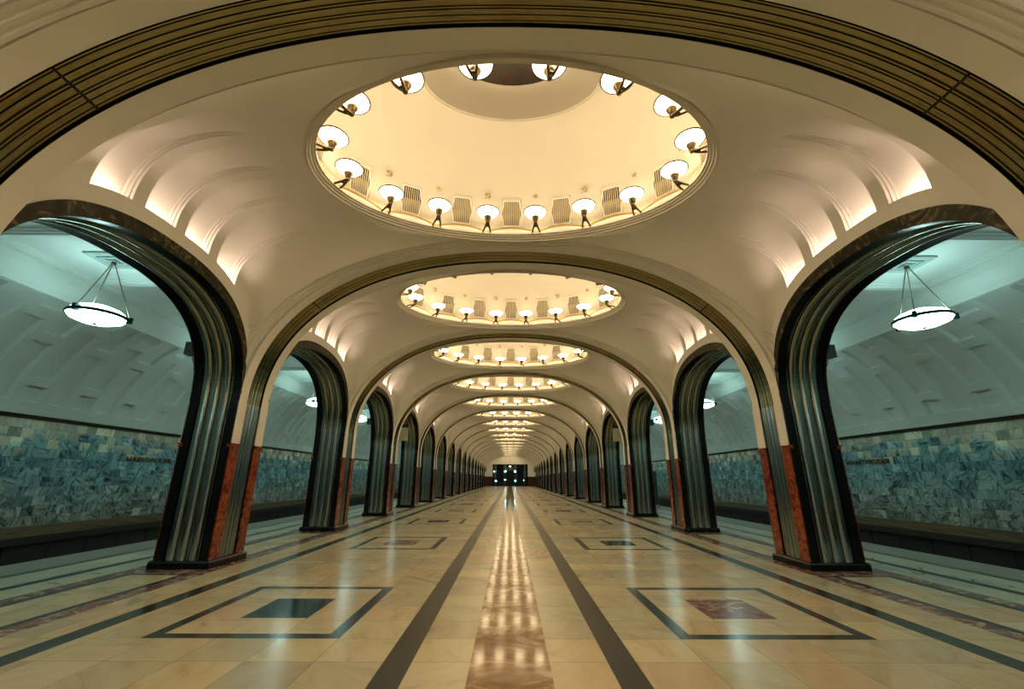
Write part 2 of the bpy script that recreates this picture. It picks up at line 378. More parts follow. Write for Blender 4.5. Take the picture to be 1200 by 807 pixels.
def vault_mesh():
    mb = MB()
    ysets = []
    # side panels with the four coved niches: plain ribs, stepped reveals and recessed fields as separate strips
    xs = xsamp(44)
    def column(y, d):
        base = [(x, vz(x, y)) for x in xs]; L = [0]
        for i in range(1, len(base)): L.append(L[-1]+math.dist(base[i], base[i-1]))
        row = []
        for i, (x, z) in enumerate(base):
            a = base[max(0, i-1)]; c = base[min(len(base)-1, i+1)]
            tx, tz = c[0]-a[0], c[1]-a[1]; l = math.hypot(tx, tz) or 1
            nx, nz = (1, 0) if i == 0 else (max(tz/l, 0), -tx/l)
            t = L[i]/1.30
            D = .105*d*max(0, 1-t)**.6 if t < 1 else 0
            row.append((x+nx*D, z+nz*D))
        return row
    for s in (-1, 1):
        def emit_strip(ps, smooth, trough):
            rows = []
            for y, d in ps:
                row = column(y, d)
                zl = row[0][1]
                pre = [(XN-.001, zl+.001), (XN+.010, zl+.001), (XN+.010, zl-.07), (row[0][0], zl-.07)] if trough else []
                rows.append([(s*x, y, z) for x, z in pre+row])
            mb.grid(rows, 0, smooth)
        cur = -HV; ys = []
        def lin(a, b_, n): return [a+(b_-a)*i/n for i in range(n+1)]
        for a, b_ in NICH+[(HV, None)]:
            n = max(2, int((a-cur)/.05)); q = lin(cur, a, n); ys += q
            emit_strip([(y, 0) for y in q], True, False)
            if b_ is None: break
            e = .013
            emit_strip([(a, 0), (a, .34), (a+e, .34), (a+e, .68), (a+2*e, .68), (a+2*e, 1)], False, True)
            q = lin(a+2*e, b_-2*e, 8); ys += [a+e]+q+[b_-e]
            emit_strip([(y, 1) for y in q], True, True)
            emit_strip([(b_-2*e, 1), (b_-2*e, .68), (b_-e, .68), (b_-e, .34), (b_, .34), (b_, 0)], False, True)
            cur = b_
        ysets = ys
    # central field around the elliptical opening
    NB = []
    nx_ = 46
    uy = sorted(set(round(y, 5) for y in ysets)); uy = [y for i, y in enumerate(uy) if i == 0 or y-uy[i-1] > .004]
    x1 = 2.3
    border = [(x1, y) for y in uy]+[(x1-2*x1*i/nx_, HV) for i in range(1, nx_)]+[(-x1, y) for y in reversed(uy)]+[(-x1+2*x1*i/nx_, -HV) for i in range(1, nx_)]
    K = 9; rows = []
    for (bx, bY) in border:
        # matching ellipse point: parametric angle by scaled direction
        t = math.atan2(bY/HV, bx/x1)
        # superelliptic redistribution keeps lines nearly radial
        ex, ey = AE*cos(t), BE*sin(t)+DY
        row = []
        for i in range(K+1):
            q = i/K; x, y = bx+(ex-bx)*q, bY+(ey-bY)*q
            z = vz(x, y)
            if i == K: z = max(z, ZR)
            row.append((x, y, z))
        rows.append(row)
    rows.append(rows[0])
    mb.grid(rows, 0, True)
    return mb
def step_mesh():     # stepped mouldings between the rib and the vault, both ends of the bay, down to the side wall
    mb = MB()
    n = 110; prof = [(HY, 0, 0), (HY, .33, 0), (HY-.022, .33, 0), (HY-.024, .33, 1), (HY-.042, .33, 1), (HY-.044, .60, 0), (HY-.066, .60, 0), (HY-.068, .60, 1), (HY-.086, .60, 1), (HY-.088, .85, 0), (HY-.108, .85, 0), (HY-.110, .85, 1), (HV, 1, .6), (HV, 1, 0)]
    for s in (-1, 1):
        rows = []
        for i in range(n+1):
            th = pi*i/n; x = XN*cos(th)
            x = math.copysign(XN*abs(cos(th))**.9, x) if abs(cos(th)) > 1e-9 else 0
            r_ = rib(x); v_ = max(vz(x, HV), r_+.03)
            gd = .032*min(1, abs(x)/1.3)
            rows.append([(x, s*y, r_+(v_-r_)*q+g*gd) for y, q, g in prof])
        mb.grid(rows, 0, False)
    return mb
def ell_pts(a, b, n, z=0, off=0):
    return [((a+off)*cos(2*pi*i/n), (b+off)*sin(2*pi*i/n), z) for i in range(n)]
def arc_positions(a, b, n, phase):     # equally spaced along the ellipse, from the far point (0,b) clockwise seen from below
    M_ = 4000; pts = [(a*sin(2*pi*i/M_), b*cos(2*pi*i/M_)) for i in range(M_+1)]
    L = [0]
    for i in range(M_): L.append(L[-1]+math.dist(pts[i], pts[i+1]))
    out = []
    for k in range(n):
        t = ((k+phase)/n % 1)*L[-1]
        i = min(range(0, M_), key=lambda q: abs(L[q]-t)); out.append(pts[i])
    return out
def dome_mesh():
    mb = MB(); n = 96
    prof = []      # (offset added to both half axes, or scale, z)
    rows = []
    def ring(da, z, sc=1): return [((AE+da)*sc*cos(2*pi*i/n), (BE+da)*sc*sin(2*pi*i/n), z) for i in range(n)]
    # stepped ring under the rim
    seq = [(.046, ZR+.03), (.044, ZR-.050), (.016, ZR-.052), (.012, ZR-.026), (.006, ZR-.026), (-.010, ZR-.028), (-.014, ZR-.002), (-.036, ZR-.004), (-.040, ZR+.020), (-.060, ZR+.018), (-.064, ZR+.045), (.00, ZR+.05), (.045, ZR+.08), (.055, ZR+.60)]
    for d, z in seq: rows.append(ring(d, z))
    mb.grid(rows, 0, False, True)
    rows = [ring(.055, ZR+.60)]
    z1 = ZR+.60
    for i in range(1, 17):
        t = pi/2*i/16; sc = 1-.49*(1-cos(t)); z = z1+.83*sin(t)
        rows.append([((AE+.055)*sc*cos(2*pi*k/n), (BE+.055)*sc*sin(2*pi*k/n), z) for k in range(n)])
    mb.grid(rows, 0, True, True)
    a0, b0 = (AE+.055)*.51, (BE+.055)*.51
    def r2(da, z): return [((a0+da)*cos(2*pi*i/n), (b0+da)*sin(2*pi*i/n), z) for i in range(n)]
    zt = z1+.83
    rows = [r2(.0, zt), r2(-.0, zt-.012), r2(-.02, zt-.016), r2(-.02, zt-.006), r2(-.035, zt-.006), r2(-.035, zt-.02), r2(-.055, zt-.022), r2(-.06, zt)]
    mb.grid(rows, 0, False, True)
    rows = []
    for i in range(9):
        t = i/8; a = a0-.06+(.80-a0+.06)*(t**1.5); b_ = b0-.06+(.53-b0+.06)*(t**1.5)
        rows.append([(a*cos(2*pi*k/n), b_*sin(2*pi*k/n), zt+.42*sin(t*pi/2)) for k in range(n)])
    mb.grid(rows, 0, True, True)
    top = [(.80*cos(2*pi*k/n), .53*sin(2*pi*k/n), zt+.42) for k in range(n)]
    mb.add(top, [tuple(range(n))], 1)
    mb.v = [(x, y+DY, z) for x, y, z in mb.v]
    return mb, zt+.42
def dome_shell():
    return

vm = vault_mesh().build('ceiling', 'plaster'); struct(vm)
sm_ = step_mesh().build('trim_1', 'plaster'); struct(sm_)
db, ZMOS = dome_mesh()
dm = db.build('ceiling', ['dome', 'mosaic']); struct(dm)
BAYS = list(range(-4, 17))
for j in BAYS:
    for o in (vm, sm_, dm):
        c = o if j == BAYS[0] else o.copy()
        if j != BAYS[0]: COL.objects.link(c)
        c.location = (0, by(j)*U, 0)

# ------------------------------------------------------------------ spandrel walls over the side arches (nave and platform side)
def spandrel(s):
    mb = MB(); n = 48
    ys = [-(S/2)+S*i/96 for i in range(97)]
    ys = sorted(set(ys+[-HY, HY, -HV, HV]+[e for ab in NICH for e in ab]))
    def lo(y): return arch_in(y) if abs(y) < HY else ZS
    def hi(y):
        if abs(y) <= HV: return max(ledge(y), lo(y))
        return max(rib(XN*.999)-.2, ZS) if abs(y) > HY else max(ledge(HV), lo(y))
    rows = []
    for y in ys:
        if abs(y) <= HY: rows.append([(s*XN, y, lo(y)), (s*XN, y, hi(y))])
    mb.grid(rows, 0, False)
    rows = [[(s*XB, y, lo(y)), (s*XB, y, 4.25)] for y in ys]
    mb.grid(rows, 1, False)
    return mb.build('spandrel_wall', ['plaster', 'aplaster'])
for s in (-1, 1):
    o = struct(spandrel(s))
    for j in BAYS:
        c = o if j == BAYS[0] else o.copy()
        if j != BAYS[0]: COL.objects.link(c)
        c.location = (0, by(j)*U, 0)

# ------------------------------------------------------------------ profiles of the steel cladding
def flute_profile(half, cs, r, d, base=0.):
    pts = [(-half, base)]
    for c in cs:
        pts += [(c-r-.012, base), (c-r-.010, base+.006), (c-r-.002, base+.006), (c-r, base)]
        for i in range(1, 10):
            t = -1+2*i/10; pts.append((c+t*r, base+d*sqrt(1-t*t)))
        pts += [(c+r, base), (c+r+.002, base+.006), (c+r+.010, base+.006), (c+r+.012, base)]
    pts.append((half, base)); return pts
P3 = flute_profile(.205, (-.128, 0, .128), .050, .036)             # wide side-arch cladding
PB = [(-.172, 0), (-.164, 0)]
for c_, hw_, h_ in ((-.152, .009, .010), (-.118, .021, .018), (-.072, .021, .020), (-.037, .009, .012), (0, .024, .024), (.037, .009, .012), (.072, .021, .020), (.118, .021, .018), (.152, .009, .010)):
    PB += [(c_-hw_, 0), (c_-hw_+.001, h_*.55), (c_-hw_*.5, h_*.92), (c_, h_), (c_+hw_*.5, h_*.92), (c_+hw_-.001, h_*.55), (c_+hw_, 0)]
PB += [(.164, 0), (.172, 0)]

# ------------------------------------------------------------------ pillars
def make_pillar():
    root = empty('pillar', (0, 0, 0))
    hx = (XB-XN)/2
    mb = MB()
    e = .033
    mb.box((-hx-e, -PH-e, 0), (hx+e, PH+e, .065))
    mb.grid([[(sx*(hx+q), sy*(PH+q), z) for sx, sy in ((-1, -1), (1, -1), (1, 1), (-1, 1))] for q, z in ((e, .065), (e-.010, .082), (.004, .090), (-.01, .090))], 0, False, True)
    kid(root, mb.build('plinth', 'black', root))
    # core: black granite with channels for the steel
    mb = MB(); cx, cy, d = .205, .172, .028
    sec = [(-hx, -PH), (-cx, -PH), (-cx, -PH+d*.6), (cx, -PH+d*.6), (cx, -PH), (hx, -PH), (hx, -cy), (hx-d, -cy), (hx-d, cy), (hx, cy), (hx, PH), (cx, PH), (cx, PH-d*.6), (-cx, PH-d*.6), (-cx, PH), (-hx, PH), (-hx, cy), (-hx+d, cy), (-hx+d, -cy), (-hx, -cy)]
    mb.grid([[(x, y, .088) for x, y in sec], [(x, y, ZS) for x, y in sec]], 0, False, True)
    kid(root, mb.build('core', 'black', root))
    for s in (-1, 1):
        mb = MB(); rows = []
        for z in (.088, .7, 1.3, ZS): rows.append([(w, s*(PH-d*.6+q), z) for w, q in P3])
        mb.grid(rows, 0, False)
        kid(root, mb.build('steel_fluting', 'steelV', root))
        mb = MB(); rows = []
        for z in (.088, .7, 1.3, ZS): rows.append([(s*(hx-d+q), w, z) for w, q in PB])
        mb.grid(rows, 0, False)
        kid(root, mb.build('steel_band', 'steelV', root))
        for t in (-1, 1):
            y0, y1 = sorted((t*cy, t*PH)); x0, x1 = sorted((s*(hx-.012), s*(hx+.004)))
            mb = MB(); mb.box((x0, y0, .088), (x1, y1, HR-.03)); strip = kid(root, mb.build('red_marble_strip', 'red', root))
            mb = MB()
            for z0, z1, g in ((HR-.036, HR-.022, .012), (HR-.022, HR-.008, .006), (HR-.008, HR+.008, .016)):
                ya, yb = sorted((t*(cy+.002), t*(PH+g))); xa, xb = sorted((s*(hx-.045), s*(hx+g)))
                mb.box((xa, ya, z0), (xb, yb, z1))
            kid(strip, mb.build('marble_cap', 'red', strip))
            mb = MB(); mb.box((x0, y0, HR+.008), (x1, y1, ZS)); kid(root, mb.build('plaster_strip', 'plaster', root))
    return root
proto = make_pillar()
first = True
for k in range(KMIN, KMAX+1):
    for s in (-1, 1):
        o = proto if first else copy_tree(proto); first = False
        o.location = (s*XA*U, py(k)*U, 0)
        if s > 0: o.rotation_euler = (0, 0, 0)
        if k >= 0: lab = f'steel-fluted black pillar with red marble corner strips, {ORD[k]} from the camera in the {sgn_name(s)} row'
        else: lab = f'steel-fluted black pillar with red marble strips, {BEH[-k]} the camera on the {sgn_name(s)}'
        tag(o, lab, 'pillar', 'pillars along the hall')

# ------------------------------------------------------------------ transverse arches (ribs)
def resample(P, n):
    L = [0]
    for i in range(1, len(P)): L.append(L[-1]+math.dist(P[i], P[i-1]))
    out = []; i = 0
    for k in range(n+1):
        t = L[-1]*k/n
        while i < len(P)-2 and L[i+1] < t: i += 1
        q = (t-L[i])/max(1e-9, L[i+1]-L[i]); out.append((P[i][0]+(P[i+1][0]-P[i][0])*q, P[i][1]+(P[i+1][1]-P[i][1])*q))
    return out
def path_rib(n=1200):
    pts = []
    for i in range(n+1):
        t = pi*i/n; c, s_ = cos(t), sin(t)
        x = -XN*math.copysign(abs(c)**(2/2.2), c); z = ZS+2.27*abs(s_)**(2/2.2)
        pts.append((x, z))
    return resample(pts, 96)
def normals(pts):
    out = []
    for i in range(len(pts)):
        a = pts[max(0, i-1)]; c = pts[min(len(pts)-1, i+1)]; tx, tz = c[0]-a[0], c[1]-a[1]; l = math.hypot(tx, tz)
        out.append((tz/l, -tx/l))     # to the right of travel = inwards for a left-to-right arch
    return out
def make_rib():
    root = empty('transverse_arch', (0, 0, ZS)); pts = path_rib(); nr = normals(pts)
    nr[0] = (1, 0); nr[-1] = (-1, 0)
    def strip(name, prof, m, smooth=False, seam=False):
        mb = MB(); mb.grid([[(p[0]+n_[0]*(q if q > -.3 else -.008-.34*min(1, max(0, (p[1]-2.45)/.7))), w, p[1]+n_[1]*(q if q > -.3 else -.008-.34*min(1, max(0, (p[1]-2.45)/.7)))-ZS) for w, q in prof] for p, n_ in zip(pts, nr)], 0, smooth)
        kid(root, mb.build(name, m, root))
    d = .030
    strip('plaster_band', [(-.342, -.35), (-.342, 0), (-.172, 0), (-.172, -d-.01)], 'plaster')
    strip('plaster_band', [(.342, -.35), (.342, 0), (.172, 0), (.172, -d-.01)], 'plaster')
    strip('shade_reveal', [(-.171, -.002), (-.171, -d), (.171, -d), (.171, -.002)], 'black')  # black colour stands in for the shade in the gap beside the steel
    strip('steel_band', [(w*.965, q-d+.003) for w, q in PB], 'steelA')
    # joints between the steel sheets
    for i in [min(range(len(pts)), key=lambda q: abs(pts[q][0]-xj)) for xj in (-2.83, 2.83)]:
        mb = MB(); p, n_ = pts[i], nr[i]; p2 = pts[i+1]
        tx, tz = (p2[0]-p[0]), (p2[1]-p[1]); l = math.hypot(tx, tz); tx, tz = tx/l*.008, tz/l*.008
        rows = [[(p[0]+a*tx+n_[0]*(q-d+.007), w*.965, p[1]+a*tz+n_[1]*(q-d+.007)-ZS) for w, q in PB] for a in (-1, 1)]
        mb.grid(rows, 0, False); kid(root, mb.build('sheet_joint', 'rim', root))
    return root
proto = make_rib(); first = True
for k in range(KMIN, 16):
    o = proto if first else copy_tree(proto); first = False
    o.location = (0, py(k)*U, ZS*U)
    if k == -1: lab = 'plaster arch with brown steel band crossing the top of the photo, closest overhead'
    elif k <= -2: lab = f'plaster arch with steel band crossing the hall {BEH[-k]} the camera'
    elif k == 16: lab = 'plaster arch with steel band against the end wall'
    else: lab = f'plaster arch with dark steel band spanning the hall at the {ORD[k]} pair of pillars'
    tag(o, lab, 'arch', 'arches across the hall')

# ------------------------------------------------------------------ side arches
def path_side(a, zs, R, n_, m=1200):
    pts = []
    for i in range(m+1):
        t = pi*i/m; c, s_ = cos(t), sin(t)
        pts.append((-a*math.copysign(abs(c)**(2/n_), c), zs+R*abs(s_)**(2/n_)))
    return resample(pts, 72)
def make_side(s):
    root = empty('side_arch', (0, 0, ZS)); pts = path_side(HY, ZS, 1.25, 2.4); nr = normals(pts); nr[0] = (1, 0); nr[-1] = (-1, 0)
    hx = (XB-XN)/2
    def strip(name, prof, m, smooth=False):
        mb = MB(); mb.grid([[(w, p[0]+n_[0]*q, p[1]+n_[1]*q-ZS) for w, q in prof] for p, n_ in zip(pts, nr)], 0, smooth)
        kid(root, mb.build(name, m, root))
    d = .017
    strip('black_soffit', [(-hx, 0), (-.205, 0), (-.205, -d), (.205, -d), (.205, 0), (hx, 0)], 'black')
    strip('steel_fluting', [(w, q-d+.002) for w, q in P3], 'steelL')
    for sx in (-1, 1):
        mb = MB(); rows = []
        for p, n_ in zip(pts, nr):
            t = min(1, max(0, (p[1]-2.0)/1.0)); g = .130*t**.8; e = hx+.001+.008*min(1, t*4); y = p[0]-n_[0]*g; z = p[1]-n_[1]*g
            rows.append([(sx*(hx-.01), p[0], p[1]-ZS), (sx*e, p[0], p[1]-ZS), (sx*e, y, z-ZS), (sx*(hx-.002), y, z-ZS)])
        mb.grid(rows, 0, False)
        kid(root, mb.build('marble_surround', 'trim', root))
    return root
proto = make_side(1); first = True
for j in BAYS:
    for s in (-1, 1):
        o = proto if first else copy_tree(proto); first = False
        o.location = (s*XA*U, by(j)*U, ZS*U)
        if j <= -1: lab = f'dark steel-fluted side arch {BEH[-j]} the camera on the {sgn_name(s)}'
        elif j == 16: lab = f'dark steel-fluted side arch touching the end wall on the {sgn_name(s)}'
        else: lab = f'dark steel-fluted archway to the {sgn_name(s)} platform, {ORD[j]} from the camera'
        tag(o, lab, 'arch', 'side arches to the platforms')

# ------------------------------------------------------------------ platform ceilings, coffered vaults, track walls
def vcurve(z):     # X of the vault over the track, from the wall (z=2.0) up to z=3.65
    arc = 6.452+sqrt(max(0, 1.748**2-(z-2.0)**2)); ch = XW-(z-2.0)/1.65*1.17
    return .7*arc+.3*ch
def aisle(s):
    mb = MB()
    dep, bw = .055, .004
    Apan = [(2.215, 2.475), (2.605, 3.395), (3.525, 3.63)]; Bpan = [(2.215, 3.115), (3.240, 3.63)]
    zl = sorted(set([2.02, 2.10, 2.2, 2.3, 2.4, 2.55, 2.75, 2.85, 2.95, 3.05, 3.18, 3.3, 3.45, 3.58, 3.65]+[v for P in (Apan, Bpan) for a, b_ in P for v in (a, a+bw, b_-bw, b_)]))
    def depth(z, P):
        for a, b_ in P:
            if a < z < b_: return 1. if a+bw*.9 < z < b_-bw*.9 else 0.
        return 0.
    yl = []
    k0 = int((YBACK-Y0)/S*8)-1; k1 = int((YEND-Y0)/S*8)+1
    for i in range(k0, k1+1):
        c = Y0+i*S/8; hw = .170; P = Bpan if i % 2 == 0 else Apan
        yl += [(c-hw, None), (c-hw+.045, P), (c+hw-.045, P), (c+hw, None)]
    yl = [(YBACK, None)]+[t for t in yl if YBACK+.05 < t[0] < YEND-.02]+[(YEND, None)]
    rows = []
    for y, P in yl:
        row = [(s*XW, y, 2.0)]
        for z in zl:
            x = vcurve(z); t = (vcurve(z+.01)-vcurve(z-.01))/.02; l = math.hypot(1, t); nx, nz = 1/l, -t/l
            D = dep*(depth(z, P) if P else 0)
            row.append((s*(x+nx*D), y, z+nz*D))
        row += [(s*7.0, y, 3.76), (s*6.99, y, 3.92), (s*7.01, y, 4.06)]
        rows.append(row)
    mb.grid(rows, 0, False)
    struct(mb.build('ceiling', 'aplaster'))
    # flat ceiling with a shallow lamp cell at every pillar and a sunk panel over every bay
    mb = MB()
    def cell(y0, y1, x0, x1, z0, rise, curve):
        # moulded frame then raised field
        fr = [(0, 0), (0, .02), (.03, .02), (.03, .045), (.06, .045), (.06, .07)]
        rows = []
        for d, h in fr:
            rows.append([(s*(x0+d), y0+d, z0+h), (s*(x1-d), y0+d, z0+h), (s*(x1-d), y1-d, z0+h), (s*(x0+d), y1-d, z0+h)])
        mb.grid(rows, 0, False, True)
        n = 24; d = .06; rows = []
        for i in range(n+1):
            x = x0+d+(x1-x0-2*d)*i/n; q = 2*i/n-1
            row = []
            for k in range(n+1):
                y = y0+d+(y1-y0-2*d)*k/n; w = 2*k/n-1
                row.append((s*x, y, z0+.07+rise*(1-abs(q)**curve)*(1-abs(w)**curve)))
            rows.append(row)
        mb.grid(rows, 0, True)
    segs = []
    x0, x1 = 4.45, 6.93
    prev = YBACK
    for k in range(KMIN, 17):
        for a, b_, t in ((py(k)-.80, py(k)+.66, 'lamp'), (py(k)+.76, py(k)+S-.90, 'bay')):
            a, b_ = max(a, YBACK+.05), min(b_, YEND-.02)
            if b_-a < .2: continue
            z0 = 4.06
            mb.add([(s*XB, prev, z0), (s*7.01, prev, z0), (s*7.01, a, z0), (s*XB, a, z0)], [(0, 1, 2, 3)])
            mb.add([(s*XB, a, z0), (s*x0, a, z0), (s*x0, b_, z0), (s*XB, b_, z0)], [(0, 1, 2, 3)])
            mb.add([(s*x1, a, z0), (s*7.01, a, z0), (s*7.01, b_, z0), (s*x1, b_, z0)], [(0, 1, 2, 3)])
            cell(a, b_, x0, x1, z0, .02 if t == 'lamp' else .22, 6 if t == 'lamp' else 2)
            prev = b_
    mb.add([(s*XB, prev, 4.06), (s*7.01, prev, 4.06), (s*7.01, YEND, 4.06), (s*XB, YEND, 4.06)], [(0, 1, 2, 3)])
    struct(mb.build('ceiling', 'aplaster'))
    # track wall
    mb = MB(); mb.box((min(s*XW, s*(XW+.15)), YBACK, .215), (max(s*XW, s*(XW+.15)), YEND, 1.955)); struct(mb.build('wall_'+sgn_name(s), 'wall'))
    mb = MB(); rows = []
    for d, z in ((.0, 1.950), (.030, 1.952), (.034, 1.966), (.014, 1.974), (.014, 1.984), (.040, 1.990), (.046, 2.006), (.030, 2.018), (0, 2.020)):
        rows.append([(s*(XW-d), YBACK, z), (s*(XW-d), YEND, z)])
    mb.grid(rows, 0, False); struct(mb.build('trim_2', 'cornice'))
    mb = MB(); mb.box((min(s*(XW-.05), s*(XW+.15)), YBACK, .05), (max(s*(XW-.05), s*(XW+.15)), YEND, .215)); struct(mb.build('baseboard_'+sgn_name(s), 'ledge'))
    mb = MB()
    mb.box((min(s*(XW-.10), s*(XW+.15)), YBACK, -.07), (max(s*(XW-.10), s*(XW+.15)), YEND, .05))
    mb.box((min(s*(XW-.03), s*(XW+.15)), YBACK, -.9), (max(s*(XW-.03), s*(XW+.15)), YEND, -.07))
    y = YBACK+.2
    while y < YEND: mb.box((min(s*(XW-.045), s*XW), y, -.85), (max(s*(XW-.045), s*XW), y+.02, -.09)); y += .72
    struct(mb.build('wall_'+sgn_name(s), 'track'))
for s in (-1, 1): aisle(s)

# ------------------------------------------------------------------ end wall, portal and the hall beyond, back wall
def ends():
    mb = MB(); px, pz = 2.51, 3.02; y = YEND
    mb.box((-XW-.2, y, 1.34), (-px, y+.4, 5.2)); mb.box((px, y, 1.34), (XW+.2, y+.4, 5.2)); mb.box((-px, y, pz), (px, y+.4, 5.2))
    struct(mb.build('wall_front', 'plaster'))
    mb = MB(); mb.box((-XW-.2, y-.01, -.9), (-px, y+.4, 1.34)); mb.box((px, y-.01, -.9), (XW+.2, y+.4, 1.34)); struct(mb.build('wall_front', 'dado'))
    mb = MB(); mb.box((-px-.05, y-.03, 0), (-px, y+.42, pz)); mb.box((px, y-.03, 0), (px+.05, y+.42, pz)); mb.box((-px-.05, y-.03, pz), (px+.05, y+.42, pz+.05)); struct(mb.build('trim_3', 'black'))
    mb = MB(); mb.add([(-3.6, y, -.002), (3.6, y, -.002), (3.6, y+8, -.002), (-3.6, y+8, -.002)], [(0, 1, 2, 3)]); struct(mb.build('floor', 'dark'))
    mb = MB()
    mb.add([(-3.6, y+8, 0), (3.6, y+8, 0), (3.6, y+8, 4), (-3.6, y+8, 4)], [(0, 1, 2, 3)])
    mb.add([(-3.6, y+.4, 0), (-3.6, y+8, 0), (-3.6, y+8, 4), (-3.6, y+.4, 4)], [(0, 1, 2, 3)])
    mb.add([(3.6, y+.4, 0), (3.6, y+8, 0), (3.6, y+8, 4), (3.6, y+.4, 4)], [(0, 1, 2, 3)])
    mb.add([(-3.6, y+.4, 4), (3.6, y+.4, 4), (3.6, y+8, 4), (-3.6, y+8, 4)], [(0, 1, 2, 3)])
    struct(mb.build('wall_front', 'endwall'))
    mb = MB(); mb.box((-XW-.2, YBACK-.3, -.9), (XW+.2, YBACK, 5.2)); struct(mb.build('wall_back', 'plaster'))
    # columns in the hall beyond, each with a bright wall lamp
    def col():
        root = empty('hall_column', (0, 0, 0))
        mb = MB(); mb.box((-.30, -.30, 0), (.30, .30, .12)); kid(root, mb.build('base', 'black', root))
        mb = MB(); n = 64; prof = [(.22+.018*abs(cos(8*2*pi*i/n/2*2)), 2*pi*i/n) for i in range(n)]
        mb.grid([[(r_*cos(t), r_*sin(t), z) for r_, t in prof] for z in (.12, 3.2, 4.0)], 0, False, True); kid(root, mb.build('shaft', 'steelV', root))
        return root
    pr = col()
    for i, (x, yy) in enumerate(((-.80, 1.9), (.80, 1.9), (-2.25, 1.5), (2.25, 1.5))):
        o = pr if i == 0 else copy_tree(pr); o.location = (x*U, (y+yy)*U, 0)
        tag(o, f'blue-lit steel column beyond the far doorway, {["left", "right"][i % 2]} one of the {"inner" if i < 2 else "outer"} pair', 'column', 'columns beyond the doorway')
    for i, (x, z, yy, r_) in enumerate(((-.72, 2.1, 1.45, .10), (.72, 2.1, 1.45, .10), (-2.35, 2.05, .8, .05), (-2.05, .72, .9, .05), (2.0, .8, 1.1, .03), (-.72, .9, 1.45, .05), (.72, .75, 1.45, .05))):
        root = empty('wall_lamp', (x, y+yy, z))
        mb = MB(); mb.lathe([(0, r_*1.0), (r_*.6, r_*.85), (r_, r_*.3), (r_, -r_*.3), (r_*.6, -r_*.85), (0, -r_)], seg=12); mb.build('globe', 'endlight', root)
        mb = MB(); mb.tube([(0, .0, -r_), (0, .02, -z)], .02, 6); mb.build('stem', 'black', root)
        tag(root, f'cool white lamp beyond the far doorway, {["left inner upper", "right inner upper", "far left upper", "far left lower", "far right low", "left inner lower", "right inner lower"][i]} one', 'lamp', 'lamps beyond the doorway')
    root = empty('hanging_lantern', (-.02, y-.35, 2.74))
    mb = MB(); mb.lathe([(0, -.11), (.10, -.08), (.16, 0), (.17, .08)], seg=16); mb.build('bowl', 'endlamp', root)
    mb = MB(); mb.tube([(0, 0, .06), (0, 0, 1.45)], .012, 6); mb.lathe([(.175, .08), (.18, .10), (.03, .12)], seg=16); mb.build('stem', 'iron', root)
    tag(root, 'small pale green hanging lantern in front of the far doorway', 'lamp')
    root = empty('hanging_sign', (0, y-.1, 2.20))
    mb = MB(); mb.box((-.60, -.04, 0), (.60, .04, .33)); mb.build('panel', MAT['speaker'], root)
    mb = MB()
    for x in (-.5, .5): mb.tube([(x, 0, .33), (x, 0, .84)], .01, 6)
    mb.build('hanger', 'iron', root)
    tag(root, 'grey sign panel hanging in the far doorway', 'sign')
ends()

# ------------------------------------------------------------------ dome lamps, vents, scallops, emblems
LP = arc_positions(AE+.0, BE+.0, 16, .5)      # feet on the rim
LC = [(.325, 1.10), (.965, .955), (1.54, .70), (1.915, .24)]
def lamp_xy(k):
    i = k if k < 8 else 15-k; sx = 1 if k < 8 else -1
    if i < 4: x, y = LC[i]
    else: x, y = LC[7-i]; y = -y
    return sx*x, y
def bowl(mb, z=0, seg=22):
    mb.lathe([(.022, 0), (.055, .012), (.100, .038), (.135, .066), (.150, .084)], (0, 0, z), seg)
def make_lamp(simple=False):
    """origin under the cup, arm towards local +X (towards the rim)"""
    root = empty('dome_lamp', (0, 0, 0))
    mb = MB(); bowl(mb, .06, 14 if simple else 22); bowl_ = kid(root, mb.build('glass_bowl', 'glow', root))
    mb = MB(); mb.tube([(.155*cos(2*pi*i/28), .155*sin(2*pi*i/28), .146) for i in range(28)], .008, 6, closed=True); kid(bowl_, mb.build('bowl_rim', 'rim', bowl_))
    mb = MB(); mb.lathe([(0, -.035), (.020, -.030), (.026, -.016), (.018, -.004), (.030, .004), (.034, .03), (.050, .055), (.054, .075), (.040, .078)], seg=14); kid(root, mb.build('cup', 'bronze', root))
    mb = MB()
    for t in (-1, 1):
        mb.tube([(0, t*.010, -.010), (.05, t*.020, -.030), (.13, t*.040, -.040), (.235, t*.055, -.030)], [.012, .014, .013, .012], 7)
    mb.lathe([(.0, -.012), (.022, -.010), (.022, .010), (0, .012)], (.06, 0, -.030), 10)
    kid(root, mb.build('bracket', 'bronze', root))
    return root
protoL = make_lamp(); used = False
def where(k):
    i = k if k < 8 else 15-k; side = 'right' if k < 8 else 'left'
    p = ['first', 'second', 'third', 'fourth', 'fifth', 'sixth', 'seventh', 'eighth'][i]
    return p, side
def dome_name(j):
    if j < 0: return 'the dome behind the camera'
    return f'the {ORD[j]} dome'
for j in BAYS:
    if j < -1: continue
    for k in range(16):
        o = protoL if not used else copy_tree(protoL); used = True
        x, y = lamp_xy(k); fx, fy = LP[k]
        ang = math.atan2(fy-y, fx-x)
        o.location = (x*U, (by(j)+y)*U, 4.345*U); o.rotation_euler = (0, 0, ang)
        o.scale = (1, 1, 1)
        p, side = where(k)
        tag(o, f'bowl lamp in {dome_name(j)}, {p} {side} of the far end', 'lamp', f'lamps of {dome_name(j)}')

